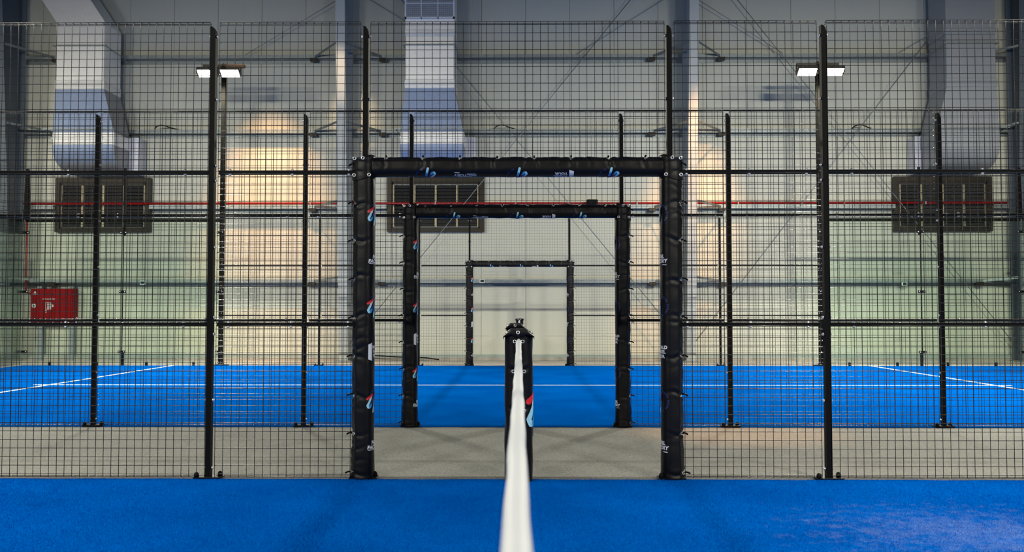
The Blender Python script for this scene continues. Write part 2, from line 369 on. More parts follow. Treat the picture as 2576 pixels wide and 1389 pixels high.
# ------------------------------------------------------------------ ducts
def duct(xc, label, bend=0, grille=False, flare=(0.0, 0.0), skin='foil', film='blue_film', tape='foilband'):
    """xc: centre of the straight shaft; flare: widening of left and right edges at the bottom"""
    YF, YB = 19.35, 20.16
    t = tag(empty('air_duct', (xc, YB, 0)), label, 'duct', 'foil clad air ducts')
    D = YF - YB; h = 0.525
    m = MB()
    if bend:                                     # upper piece leaning to one side
        a = 1.20
        m.prism([(-h, 7.32), (h, 7.32), (h + bend * a, 7.32 + a * 1.23), (-h + bend * a, 7.32 + a * 1.23)], D, 0, 'y')
        m.prism([(-h + bend * a, 7.32 + a * 1.23), (h + bend * a, 7.32 + a * 1.23), (h + bend * a, 9.95), (-h + bend * a, 9.95)], D, 0, 'y')
        m.build('upper_bend', skin, t)
    else:
        m.box(-h, h, D, 0, 7.0, 9.95); m.build('upper_shaft', skin, t)
    ztop = 7.32 if bend else 7.0
    MB().bbox(-h, h, D, 0, 5.86, ztop, 0.012).build('shaft', skin, t)
    l, r = -h - flare[0], h + flare[1]
    m = MB()
    m.add([(-h, D, 5.86), (h, D, 5.86), (h, 0, 5.86), (-h, 0, 5.86), (l, D, 4.93), (r, D, 4.93), (r, 0, 4.93), (l, 0, 4.93)],
          [(0, 1, 2, 3), (7, 6, 5, 4), (1, 5, 6, 2), (2, 6, 7, 3), (3, 7, 4, 0)], 1)
    m.add([(-h, D, 5.86), (h, D, 5.86), (r, D, 4.93), (l, D, 4.93)], [(0, 1, 2, 3)])
    m.build('flare', [film, 'greyduct'], t)
    m = MB()
    cv = [(D, 4.93), (D, 4.58)]
    for k in range(1, 9):
        a = k / 8 * math.pi / 2
        cv.append((D + 0.62 * (1 - math.cos(a)), 4.58 - 0.40 * math.sin(a)))
    cv += [(0, 4.18), (0, 4.93)]
    m.prism(cv, l, r, 'x'); m.m = [1, 1] + [0 if i < 5 else 1 for i in range(len(cv))]; m.build('elbow', [film, 'greyduct'], t, smooth='auto')
    for z0, z1 in ((5.86, 6.06), (4.66, 4.93)):
        e = 0.012
        ll, rr = (-h, h) if z0 > 5 else (l, r)
        MB().bbox(ll - e, rr + e, D - e, 0, z0, z1, 0.01).build('tape_band', tape, t)
        MB().bbox(ll - e - 0.008, rr + e + 0.008, D - e - 0.01, 0, (z0 + z1) / 2 - 0.02, (z0 + z1) / 2 + 0.03, 0.008).build('seam_ridge', tape, t)
    if not bend: MB().bbox(-h - 0.012, h + 0.012, D - 0.012, 0, 7.02, 7.13, 0.01).build('tape_band', tape, t)
    for z in (6.80, 4.99):
        w = h + 0.06 if z > 5 else max(-l, r) + 0.02
        g = MB().box(-w, w, D - 0.05, D - 0.012, z - 0.012, z + 0.012).build('hanger_bar', 'galv', t)
        for s in (-1, 1):
            MB().tube([(s * (w - 0.03), D - 0.03, z), (s * (w - 0.03) , 0.0, z - 0.02)], 0.012, 6).build('hanger_arm', 'galv', t)
    MB().box(l + 0.02 if flare[0] < 0.2 else l - 0.12, r + 0.22 if flare[0] < 0.2 else r - 0.02, -0.02, 0.33, 4.14, 4.96).build('plenum', 'lilac', t)
    MB().box(l + 0.06, r - 0.06, -0.05, -0.02, 4.13, 4.24).build('film_strip', 'blue_film', t)
    if grille:
        g = MB()
        x0, x1, z0, z1, y0, y1 = -h - 0.01, h + 0.01, 7.36, 8.3, D - 0.05, D
        g.box(x0, x0 + 0.035, y0, y1, z0, z1); g.box(x1 - 0.035, x1, y0, y1, z0, z1); g.box(x0, x1, y0, y1, z0, z0 + 0.035); g.box(x0, x1, y0, y1, z1 - 0.035, z1)
        for k in (1, 2): g.box(x0 + (x1 - x0) * k / 3 - 0.01, x0 + (x1 - x0) * k / 3 + 0.01, y0, y1, z0, z1)
        g.box(x0, x1, y0 + 0.004, y1, 7.68, 7.70); g.box(x0, x1, y0 + 0.004, y1, 8.0, 8.02)
        go = g.build('outlet_grille', 'grille', t)
        MB().box(x0 + 0.02, x1 - 0.02, D - 0.012, D - 0.002, z0 + 0.02, z1 - 0.02).build('grille_back', 'darkvoid', go)
        w = MB()
        x = x0 + 0.05
        while x < x1 - 0.04: w.box(x - 0.0022, x + 0.0022, y0 + 0.012, y0 + 0.02, z0, z1); x += 0.021
        z = z0 + 0.05
        while z < z1 - 0.04: w.box(x0, x1, y0 + 0.01, y0 + 0.016, z - 0.0022, z + 0.0022); z += 0.021
        w.build('grille_wires', 'grille', go)['kind'] = 'stuff'
    return t
duct(-9.46, 'foil clad air duct whose top bends away, above the left louvre', bend=-0.82, flare=(0.03, 0.23))
duct(-1.94, 'foil clad air duct with a white grille at its top, left of centre', grille=True, flare=(0.09, 0.20))
duct(9.59, 'grey air duct above the right louvre', flare=(0.23, 0.04), skin='greyduct', film='greyduct', tape='greyduct')

# louvre units
def louvre(x0, x1, label):
    t = tag(empty('wall_louvre', (x0, YW, 2.88)), label, 'louvre', 'dark louvre units on the back wall')
    w, h = x1 - x0, 1.22; D = -0.13
    m = MB(); b = 0.10
    m.box(0, b, D, 0, 0, h); m.box(w - b, w, D, 0, 0, h); m.box(b, w - b, D, 0, 0, b * 0.75); m.box(b, w - b, D, 0, h - b, h)
    m.build('frame', 'bronze', t)
    m = MB(); c = 0.035
    m.box(b, b + c, D + 0.03, 0, 0.075, h - b); m.box(w - b - c, w - b, D + 0.03, 0, 0.075, h - b); m.box(b, w - b, D + 0.03, 0, h - b - c * 1.6, h - b); m.box(b, w - b, D + 0.03, 0, 0.075, 0.10)
    m.build('inner_frame', 'bronze', t)
    MB().box(b, w - b, -0.02, -0.002, 0.07, h - b).build('liner', 'darkvoid', t)
    u0, u1 = b + c, w - b - c; n = 4; pw = (u1 - u0) / n
    sl = MB(); sl.add([(0.02, -0.03, 0.0), (pw - 0.02, -0.03, 0.0), (pw - 0.02, 0.03, 0.055), (0.02, 0.03, 0.055), (0.02, -0.034, 0.008), (pw - 0.02, -0.034, 0.008), (pw - 0.02, 0.026, 0.063), (0.02, 0.026, 0.063)],
           [(3, 2, 1, 0), (4, 5, 6, 7), (0, 1, 5, 4), (1, 2, 6, 5), (2, 3, 7, 6), (3, 0, 4, 7)])
    sme = sl.mesh('slat', 'slat')
    pf = MB()
    z0, z1 = 0.10, h - b - 0.06
    pf.box(0.004, 0.02, -0.045, 0.0, z0, z1, 1); pf.box(pw - 0.02, pw - 0.004, -0.045, 0.0, z0, z1, 1); pf.box(0.004, pw - 0.004, -0.045, 0.0, z0, z0 + 0.014, 2); pf.box(0.004, pw - 0.004, -0.045, 0.0, z1 - 0.010, z1, 2)
    pme_ = pf.mesh('louvre_panel', ['slat', 'brass', 'galv'])
    for k in range(n):
        p = link('louvre_panel', pme_, t, (u0 + k * pw, -0.055, 0))
        j = 0
        while z0 + 0.03 + j * 0.078 < z1 - 0.07:
            link('slat', sme, p, (0, 0.0, z0 + 0.03 + j * 0.078)); j += 1
    return t
louvre(-10.47, -8.32, 'dark louvre under the left duct, above the red fire cabinet')
louvre(-2.99, -0.81, 'dark louvre seen through the gates under the middle duct')
louvre(8.33, 10.51, 'dark louvre under the right duct')

# ------------------------------------------------------------------ pipework and wall fittings
t = tag(empty('fire_pipe', (0, 20.33, 3.51)), 'red fire main running level along the back wall with a drop at the left', 'pipe')
MB().tube([(-11.25, 0, 0), (10.80, 0, 0)], 0.026, 10).build('main_pipe', 'redpipe', t, smooth=True)
MB().tube([(-11.02, 0, 0), (-11.02, -0.06, 0), (-11.02, -0.08, -0.02), (-11.02, -0.08, -1.93), (-11.01, -0.08, -1.99), (-10.96, -0.08, -2.01), (-10.895, -0.08, -2.01)], 0.020, 10).build('drop_pipe', 'redpipe', t, smooth=True)
MB().tube([(-11.02, 0.03, 0.0), (-11.02, -0.05, 0.0)], 0.032, 10).build('tee', 'redpipe', t, smooth=True)
for x in (-9.5, -6.6, -4.7, -1.9, -0.1, 1.7, 2.6, 4.85, 7.2, 9.0): MB().box(x - 0.012, x + 0.012, -0.032, 0.16, -0.034, 0.034).build('pipe_clip', 'galv', t)

def textmesh(body, size, bold_off=0.0, shear=0.0, space=1.0):
    c = bpy.data.curves.new('text', 'FONT'); c.body = body; c.size = size; c.align_x = 'CENTER'; c.align_y = 'CENTER'
    c.offset = bold_off; c.shear = shear; c.space_line = space; c.resolution_u = 2; c.fill_mode = 'FRONT'
    o = bpy.data.objects.new('text', c); COL.objects.link(o)
    dg = bpy.context.evaluated_depsgraph_get()
    me = bpy.data.meshes.new_from_object(o.evaluated_get(dg))
    bm = bmesh.new(); bm.from_mesh(me)
    bmesh.ops.triangulate(bm, faces=bm.faces)
    for _ in range(3):
        es = [e for e in bm.edges if e.calc_length() > 0.010]
        if not es or size > 0.2: break
        bmesh.ops.subdivide_edges(bm, edges=es, cuts=1); bmesh.ops.triangulate(bm, faces=bm.faces)
    vs = [v.co.copy() for v in bm.verts]; bm.verts.index_update(); fs = [tuple(v.index for v in f.verts) for f in bm.faces]
    bm.free(); bpy.data.objects.remove(o); bpy.data.curves.remove(c); bpy.data.meshes.remove(me)
    return vs, fs

t = tag(empty('fire_hose_cabinet', (-10.90, YW, 0)), 'red fire hose cabinet on grey legs against the wall at lower left', 'cabinet')
w = 0.95
MB().bbox(0, w, -0.26, -0.03, 0.835, 1.60, 0.008).build('body', 'red', t)
dr = MB().bbox(0.012, w - 0.012, -0.275, -0.26, 0.85, 1.585, 0.004).build('door', 'red', t)
m = MB(); m.lathe([(0.045, 0), (0.045, 0.012), (0.036, 0.014)], 20)
o = m.build('lock_ring', 'grille', dr, smooth='auto'); o.location = (0.085, -0.275, 1.22); o.rotation_euler = (R(90), 0, 0)
m = MB(); m.lathe([(0.031, 0), (0.031, 0.017), (0.02, 0.02)], 20)
o = m.build('lock', 'flash', dr, smooth='auto'); o.location = (0.085, -0.276, 1.215); o.rotation_euler = (R(90), 0, 0)
def flat_print(name, vs, fs, x, y, z, par, mt='print_white'):
    return MB().add([(x + p[0], y, z + p[1]) for p in vs], fs).build(name, mt, par)
vs, fs = textmesh('FIRE HOSE REEL', 0.042, 0.0008); flat_print('lettering', vs, fs, 0.42, -0.2765, 1.365, dr)
m = MB()
def fl(x0, x1, z0, z1): m.box(x0, x1, -0.2775, -0.2745, z0, z1)
for k, x in enumerate((0.345, 0.385, 0.402, 0.419, 0.436, 0.453, 0.466)): fl(x - 0.004, x + 0.004, 1.145, 1.295)
fl(0.34, 0.47, 1.14, 1.148); fl(0.34, 0.47, 1.292, 1.30)
m.build('hose_pictogram', 'print_white', dr)
m = MB(); m.tube([(0.345, -0.276, 1.125), (0.345, -0.276, 1.075), (0.357, -0.276, 1.058), (0.370, -0.276, 1.075), (0.370, -0.276, 1.125)], 0.004, 4); m.build('nozzle_pictogram', 'print_white', dr)
m = MB(); m.lathe([(0.026, 0), (0.026, 0.003)], 14); o = m.build('door_handle', 'grille', dr); o.location = (0.50, -0.2745, 1.22); o.rotation_euler = (R(90), 0, 0)
m = MB(); m.add([(0.065, -0.2765, 1.505), (0.14, -0.2765, 1.505), (0.1025, -0.2765, 1.545)], [(0, 1, 2)]); m.add([(0.05, -0.2765, 1.465), (0.155, -0.2765, 1.465), (0.155, -0.2765, 1.49), (0.05, -0.2765, 1.49)], [(0, 1, 2, 3)])
m.build('emblem', 'print_white', dr)
for x in (0.18, 0.88):
    MB().box(x - 0.05, x + 0.05, -0.20, -0.05, 0, 0.83).build('leg', 'steelgrey', t)
    MB().box(x - 0.05, x + 0.05, -0.24, -0.03, 1.60, 1.66).build('wall_bracket', 'steelgrey', t)

for x, z, lb in ((-8.42, 1.735, 'small white wall unit with dark green face, right of the fire cabinet'), (-0.85, 1.77, 'small white wall unit with dark green face seen through the gates'), (8.49, 1.705, 'small white wall unit with dark green face at the right')):
    t = tag(empty('wall_unit', (x, 20.30, z)), lb, 'wall unit', 'small units fixed to the lowest wall rail')
    MB().bbox(-0.058, 0.058, -0.035, 0.0, -0.045, 0.045, 0.006).build('housing', 'grille', t)
    MB().box(-0.040, 0.040, -0.038, -0.034, -0.028, 0.028).build('face', 'darkgreen', t)
for x, z, lb in ((-8.0, 5.18, 'black cable end curling over the wall rail right of the left duct'), (-0.39, 5.17, 'black cable end curling over the wall rail behind the gates'), (7.58, 5.16, 'black cable end curling over the wall rail at the right')):
    s = 1 if x > -9 else -1
    pts = [(x - 0.20, 20.27, z - 0.0), (x - 0.15, 20.25, z + 0.055), (x - 0.05, 20.24, z + 0.085), (x + 0.05, 20.25, z + 0.07), (x + 0.15, 20.27, z + 0.03), (x + 0.25, 20.32, z + 0.012), (x + 0.36, 20.36, z - 0.01)]
    tag(MB().tube(pts, 0.014, 6).build('cable', 'black', smooth=True), lb, 'cable', 'cable ends on the wall rail')
t = tag(MB().bbox(1.47, 1.71, 20.12, 20.299, 3.47, 3.57, 0.01).build('junction_box', 'black'), 'black box beside the red pipe above the second gate', 'box')
tag(MB().tube([(-3.62, 20.28, 0.16), (-3.2, 20.22, 0.12), (-2.7, 20.20, 0.09), (-2.1, 20.25, 0.07), (-1.8, 20.24, 0.03)], 0.014, 6).build('floor_cable', 'black', smooth=True), 'dark cable trailing along the floor at the foot of the back wall', 'cable')

# ------------------------------------------------------------------ fences
def bolt_mesh():
    m = MB(); m.lathe([(0.011, 0), (0.011, 0.004), (0.0085, 0.010), (0.004, 0.013)], 10); return m.mesh('bolt', 'chrome', True)
BOLT = bolt_mesh()
def nut_mesh():
    m = MB(); m.lathe([(0.017, 0), (0.017, 0.012), (0.014, 0.024), (0.006, 0.032)], 10); return m.mesh('anchor_nut', 'black', True)
NUT = nut_mesh()
def plate_mesh():
    m = MB(); m.bbox(-0.09, 0.09, -0.02, 0.075, 0, 0.012, 0.003); return m.mesh('base_plate', 'black')
PLATE = plate_mesh()
POSTS = {}
def post_mesh(h):
    if h not in POSTS:
        m = MB(); a = 0.0175
        m.prism([(-a, 0), (a, 0), (a, h - 0.05), (a - 0.006, h - 0.022), (a - 0.018, h - 0.004), (a - 0.028, h), (-a, h)], 0.0, 0.045, 'y')
        POSTS[h] = m.mesh('fence_post', 'black')
    return POSTS[h]
DX, DZ = 0.0508, 0.055
def wire_panel(wd, z0, z1, n=6, r=0.0020):
    """welded mesh tray, origin at its left lower corner, folded backwards along its edges"""
    m = MB(); f = 0.035
    k = max(2, round(wd / DX)); sx = wd / k
    for i in range(k + 1):
        x = i * sx
        m.tube([(x, f, z0 + 0.006), (x, 0.006, z0), (x, 0, z0 + 0.006), (x, 0, z1 - 0.006), (x, 0.006, z1), (x, f, z1 - 0.004)], r, n, caps=False)
    k2 = max(2, round((z1 - z0 - 0.04) / DZ)); sz = (z1 - z0 - 0.04) / k2
    zs = [z0 + 0.02 + i * sz for i in range(k2 + 1)]
    for z in zs: m.tube([(-0.004, f, z), (-0.004, 0.004, z), (0.004, 0.0045, z), (wd - 0.004, 0.0045, z), (wd + 0.004, 0.004, z), (wd + 0.004, f, z)], r, n, caps=False)
    for z in (z0 + 0.004, z1 - 0.003): m.tube([(0, f, z), (wd, f, z)], r, n); m.tube([(0, 0.004, z + (0.003 if z > z0 + 0.1 else -0.002)), (wd, 0.004, z + (0.003 if z > z0 + 0.1 else -0.002))], r, n)
    return m.mesh('mesh_panel', 'wire', n > 4)
PC = {}
def get_panel(wd, z0, z1, n):
    key = (round(wd, 3), z0, z1, n)
    if key not in PC: PC[key] = wire_panel(wd, z0, z1, n)
    return PC[key]
def fence(y, x_off, label, n=6, topbar=False):
    t = tag(empty('mesh_fence', (x_off, y, 0)), label, 'fence', 'black welded mesh fences')
    px = [-6, -4, -2, -1, 1, 2, 4, 6]
    for x in px:
        p = link('fence_post', post_mesh(2.985), t, (x + (0.016 if x > 1 else (-0.014 if x < -1 else 0)), 0.004, 0))
        link('base_plate', PLATE, p, (0, 0, 0.013))
        for s in (-1, 1): link('anchor_nut', NUT, p, (s * 0.07, -0.004 if s < 0 else 0.04, 0.024))
        for z in (0.08, 0.52, 0.95, 1.06, 1.52, 1.96, 2.06, 2.50, 2.92):
            if abs(x) == 1 and z < 2.1: continue
            for s in (-1, 1):
                link('bolt', BOLT, p, (s * 0.019, 0.022, z), (0, s * R(90), 0))
    if topbar: MB().tube([(-6, 0.012, 3.014), (6, 0.012, 3.014)], 0.0075, 8).build('top_bar', 'black', t, smooth=True)
    for a, b in zip(px[:-1], px[1:]):
        wd = b - a - 0.066; x0 = a + 0.033
        for z0, z1 in ((0.022, 1.005), (1.022, 2.005), (2.022, 3.012)):
            if a == -1 and z0 < 2: continue
            link('mesh_panel', get_panel(wd, z0, z1, n), t, (x0, 0, 0))
        if a != -1:
            for z in (1.0135, 2.0135):
                rl = MB().bbox(-wd / 2, wd / 2, 0.006, 0.04, -0.012, 0.012, 0.003).build('rail', 'black', t, loc=(x0 + wd / 2, 0, z))
                for q in (-0.42, 0.02, 0.42):
                    link('bolt', BOLT, rl, (q * wd, 0.012, 0.010)); link('bolt', BOLT, rl, (q * wd, 0.012, -0.010), (R(180), 0, 0))
    return t
fence(Y1, -0.012, 'nearest black welded mesh fence, at the edge of the foreground turf', 6)
fence(Y2, -0.032, 'middle black welded mesh fence, along the near edge of the far court', 5, True)
fence(Y3, -0.02, 'farthest black welded mesh fence, in front of the back wall', 4)

# ------------------------------------------------------------------ gate padding
SEC = [(-0.078, 0.0), (-0.071, 0.016), (-0.052, 0.050), (-0.046, 0.060), (-0.036, 0.063), (0.018, 0.068), (0.048, 0.054), (0.062, 0.026), (0.065, 0.0)]
SEC = SEC + [(i, -j) for i, j in SEC[-2:0:-1]]
def section(n=44):
    pts = [Vector((i, j, 0)) for i, j in SEC]; k = len(pts); dense = []
    for a in range(k):
        p0, p1, p2, p3 = pts[a - 1], pts[a], pts[(a + 1) % k], pts[(a + 2) % k]
        for s in range(12):
            u = s / 12
            q = 0.5 * ((2 * p1) + (p2 - p0) * u + (2 * p0 - 5 * p1 + 4 * p2 - p3) * u * u + (3 * p1 - p0 - 3 * p2 + p3) * u ** 3)
            dense.append(q)
    L = [0]
    for a in range(len(dense)): L.append(L[-1] + (dense[(a + 1) % len(dense)] - dense[a]).length)
    return dense, L
DENSE, LEN = section()
PER = LEN[-1]
HALF = next(LEN[i] for i, p in enumerate(DENSE) if (p - Vector((0.065, 0, 0))).length < 1e-6)
import bisect
def sec_at(s):
    s = s % PER; i = min(len(DENSE) - 1, bisect.bisect_right(LEN, s) - 1)
    u = (s - LEN[i]) / max(1e-9, LEN[i + 1] - LEN[i]); return DENSE[i].lerp(DENSE[(i + 1) % len(DENSE)], u)

class Pad:
    def __init__(self, O, A, I, L, eyelets, seed, size=1.0, foot=False):
        self.O, self.A, self.I, self.L, self.ey, self.sz, self.foot = Vector(O), Vector(A), Vector(I), L, eyelets, size, foot
        self.J = Vector((0, -1, 0)); rg = random.Random(seed)
        self.ph = [(rg.uniform(8, 40), rg.uniform(2, 14), rg.uniform(0, 6.28), rg.uniform(0.2, 1)) for _ in range(7)]
        self.cr = [(e, rg.uniform(-1, 1), rg.uniform(0.6, 1.3)) for e in eyelets] + [(rg.uniform(0.05, L), rg.uniform(-1, 1), rg.uniform(0.2, 0.6)) for _ in range(9)]
    def disp(self, s, v):
        d = 0
        for fv, fs, p, a in self.ph: d += a * math.sin(fv * v + fs * s * 6 + p)
        d *= 0.0005
        ds = min(s % PER, PER - s % PER) / (PER / 2)                 # 0 at the seam, 1 at the inner face
        for e, sl, a in self.cr:
            x = v - e - sl * 0.05 * ds - 0.01 * math.sin(ds * 9 + sl * 5)
            if abs(x) < 0.07:
                fall = max(0.0, 1 - ds * 1.25)
                d -= 0.008 * a * fall * math.exp(-(x / 0.008) ** 2); d += 0.003 * a * fall * math.exp(-((abs(x) - 0.026) / 0.012) ** 2)
        gap = 1.0
        for e in self.ey: gap = min(gap, abs(v - e) / 0.11)
        d += 0.006 * (gap - 0.5) * (1 - ds)
        if self.foot and v < 0.22: d += 0.010 * (1 - v / 0.22) * (1 - 0.5 * ds)
        return d
    def at(self, s, v, off=0.0):
        q = sec_at(s); d = self.disp(s, v) + off
        q = q * self.sz; q = q + q.normalized() * d
        return self.O + self.A * v + self.I * q.x + self.J * q.y
    def body(self, n=44, dv=0.0085):
        k = int(self.L / dv); rows = []
        for a in range(k + 1):
            v = self.L * a / k
            rows.append([self.at(PER * b / n, v) for b in range(n)])
        for end, rr in ((0, rows[0]), (1, rows[-1])):
            c = sum(rr, Vector()) / n
            ring = [c.lerp(p, 0.55) + self.A * (0.006 if end else -0.0) for p in rr]
            if end: rows.append(ring); rows.append([c + (p - c) * 0.02 for p in ring])
            else: rows.insert(0, ring); rows.insert(0, [c + (p - c) * 0.02 for p in ring])
        return MB().grid(rows)

EYE = None
def eyelet_mesh():
    m = MB(); rows = []
    for a in range(16):
        A_ = 2 * math.pi * a / 16
        rows.append([Vector(((0.0090 + 0.0034 * math.cos(b * 2 * math.pi / 6)) * math.cos(A_), (0.0090 + 0.0034 * math.cos(b * 2 * math.pi / 6)) * math.sin(A_), 0.0028 * math.sin(b * 2 * math.pi / 6))) for b in range(6)])
    rows.append(rows[0]); m.grid(rows)
    return m.mesh('eyelet', 'chrome', True)
EYE = eyelet_mesh()
TIE = MB().tube([(0, 0, 0.004), (0.0, 0.006, 0.010), (0.0, 0.03, 0.004), (0, 0.045, -0.004)], 0.006, 6).mesh('lace', 'black', True)

def ribbon(pts, w):
    """flat stroke with round ends: list of quads/tris in 2D"""
    pts = [Vector((*p, 0)) for p in pts]; vs = []; fs = []
    dense = []
    for a, b in zip(pts[:-1], pts[1:]):
        k = max(1, int((b - a).length / 0.006))
        dense += [a.lerp(b, i / k) for i in range(k)]
    dense.append(pts[-1])
    for i, p in enumerate(dense):
        d = (dense[min(i + 1, len(dense) - 1)] - dense[max(i - 1, 0)]).normalized(); nrm = Vector((-d.y, d.x, 0)) * (w / 2)
        vs += [p - nrm, p, p + nrm]
    for i in range(len(dense) - 1): fs += [(3 * i, 3 * i + 3, 3 * i + 4, 3 * i + 1), (3 * i + 1, 3 * i + 4, 3 * i + 5, 3 * i + 2)]
    for c in (0, len(dense) - 1):
        d = (dense[1] - dense[0]) if c == 0 else (dense[-1] - dense[-2]); d = d.normalized() * (-1 if c == 0 else 1); nn = Vector((-d.y, d.x, 0))
        k0 = len(vs); vs.append(dense[c])
        for j in range(7):
            a = -math.pi / 2 + math.pi * j / 6; vs.append(dense[c] + (d * math.cos(a) + nn * math.sin(a)) * (w / 2))
        fs += [(k0, k0 + 1 + j, k0 + 2 + j) for j in range(6)]
    return vs, fs
def logo_parts():
    w = 0.0150; out = []
    def st(p, mi): out.append((*ribbon([(a * 1.2, b * 1.2) for a, b in p], w), mi))
    st([(-0.052, 0.012), (-0.020, 0.034)], 1)
    st([(-0.020, 0.034), (-0.038, 0.0)], 0)
    st([(-0.038, 0.0), (-0.051, -0.024), (-0.047, -0.034), (-0.037, -0.033)], 2)
    st([(-0.037, -0.033), (-0.024, -0.012)], 3)
    st([(-0.024, -0.012), (0.004, 0.040), (0.000, 0.005)], 4)
    st([(0.000, 0.005), (-0.006, -0.028)], 3)
    st([(-0.006, -0.028), (-0.013, -0.058)], 2)
    for k in range(22):                                  # ring of tiny strokes
        a = R(128 - k * 9.4)
        c, s = math.cos(a), math.sin(a)
        vs = [Vector((c * r_ - s * tt, s * r_ + c * tt, 0)) for r_, tt in ((0.062, -0.0036), (0.074, -0.0036), (0.074, 0.0036), (0.062, 0.0036))]
        if k % 7 != 5: out.append((vs, [(0, 1, 2, 3)], 4))
    return out
LOGO = logo_parts()
def tx(body, size, x, y, shear=0.0):
    vs, fs = textmesh(body, size, 0.0014, shear); return ([Vector((p.x + x, p.y + y, 0)) for p in vs], fs, 0)
def bar2(x0, x1, y0, y1):
    k = max(1, int((x1 - x0) / 0.008)); vs = []; fs = []
    for i in range(k + 1): x = x0 + (x1 - x0) * i / k; vs += [Vector((x, y0, 0)), Vector((x, y1, 0))]
    return (vs, [(2 * i, 2 * i + 2, 2 * i + 3, 2 * i + 1) for i in range(k)], 0)
PF = [tx('PADEL', 0.033, 0.006, 0.016, 0.15), tx('FACTORY', 0.033, 0.0, -0.014, 0.15), bar2(-0.068, -0.01, -0.031, -0.0285), None]
PF[3] = ribbon([(0.040, -0.037), (0.070, -0.039)], 0.005) + (0,)
def trap():
    vs = []; fs = []; k = 5
    for i in range(k + 1):
        x = -0.070 + 0.030 * i / k; e = 0.014 * i / k
        for j in range(7): vs.append(Vector((x, (-0.048 - e * 0.7) + (0.096 + e * 1.6) * j / 6, 0)))
    for i in range(k):
        for j in range(6): fs.append((i * 7 + j, i * 7 + 7 + j, i * 7 + 8 + j, i * 7 + j + 1))
    return (vs, fs, 0)
WPT = [trap(), tx('WORLD', 0.030, 0.018, 0.029), tx('PADEL', 0.030, 0.018, 0.0), tx('TOUR', 0.030, 0.012, -0.029)]
PR = ['print_white', 'print_red', 'print_sky', 'print_mid', 'print_blue']
def put_print(pad, art, v0, name, parent, f):
    m = MB()
    for vs, fs, mi in art:
        q = []
        for p in vs:
            ds, dv = f(p.x, p.y); q.append(pad.at(HALF + ds, v0 + dv, 0.0018 + 0.0005 * mi))
        m.add(q, fs, mi)
    return m.build(name, PR, parent)

def gate(y, xo, label, seed):
    t = tag(empty('gate_padding', (0, 0, 0)), label, 'gate padding', 'black padded gate surrounds')
    yc = y + 0.042
    evs = [0.035 + k * 0.252 for k in range(9)]
    for s in (-1, 1):
        P = Pad((xo + s * 1.003, yc, 0.014), (0, 0, 1), (-s, 0, 0), 2.075, evs, seed + s + 3, 1.0, True)
        b = P.body().build('post_pad', 'vinyl', t, smooth=True)
        for e in evs:
            for ss in (0.028,):
                p = P.at(ss, e, 0.001); o = link('eyelet', EYE, b, p)
                o.rotation_euler = Vector((s * 0.75, -0.66, 0)).to_track_quat('Z', 'Y').to_euler()
                l = link('lace', TIE, b, p + Vector((s * 0.012, 0.0, 0))); l.rotation_euler = (0, 0, -s * R(55))
        f = (lambda x, yy: (x - 0.016, yy)) if s < 0 else (lambda x, yy: (-x - 0.016, yy))
        for art, z in ((LOGO, 1.735), (PF, 1.44), (LOGO, 1.135), (WPT, 0.835), (LOGO, 0.517), (PF, 0.23)):
            nm = 'printed_logo' if art is LOGO else ('printed_lettering')
            put_print(P, art, z - 0.014, nm, b, f if art is LOGO else ((lambda x, yy: (x - 0.004, yy)) if s < 0 else (lambda x, yy: (-x - 0.004, yy))))
    ev = [0.09 + k * 0.244 for k in range(8)]
    P = Pad((xo - 0.955, yc - 0.004, 2.045), (1, 0, 0), (0, 0, -1), 1.91, ev, seed + 9, 0.9)
    b = P.body().build('beam_pad', 'vinyl', t, smooth=True)
    for e in ev:
        p = P.at(0.034, e, 0.001); o = link('eyelet', EYE, b, p); o.rotation_euler = Vector((0, -0.72, 0.7)).to_track_quat('Z', 'Y').to_euler()
        link('lace', TIE, b, p + Vector((0, 0.004, 0.012)))
    for art, x in ((LOGO, -0.60), (PF, -0.34), (LOGO, 0.0), (WPT, 0.30), (LOGO, 0.60)):
        put_print(P, art, x + 0.955, 'printed_logo' if art is LOGO else 'printed_lettering', b, lambda xx, yy: (yy - 0.026, -xx))
    for s in (-1, 1):                                # folded corner covers with extra eyelets
        c = MB(); rows = []
        for a in range(13):
            z = 1.965 + 0.150 * a / 12
            rows.append([Vector((xo + s * (1.003 + 0.004) + s * -1 * q.x * 1.08, yc - q.y * (1.12 + 0.02 * math.sin(a * 1.3)), z + 0.010 * math.sin(q.x * 40 + a))) for q in [sec_at(PER * k / 30) for k in range(30)]])
        cc = sum(rows[-1], Vector()) / 30
        rows.append([cc.lerp(p, 0.6) + Vector((0, 0, -0.004)) for p in rows[-1]]); rows.append([cc + (p - cc) * 0.03 for p in rows[-2]])
        co = c.grid(rows).build('corner_cover', 'vinyl', t, smooth=True)
        for dx, z in ((0.060, 2.097), (0.006, 2.100), (-0.036, 1.990), (0.062, 1.988)):
            o = link('eyelet', EYE, co, (xo + s * (1.003 + dx), yc - 0.078, z)); o.rotation_euler = (R(90), 0, 0)
    return t
gate(Y1, -0.012, 'largest black padded gate surround with printed logos, in the nearest fence', 11)
gate(Y2, -0.032, 'middle sized black padded gate surround with printed logos, in the second fence', 31)
gate(Y3, -0.010, 'smallest black padded gate surround, farthest, in front of the back wall', 51)

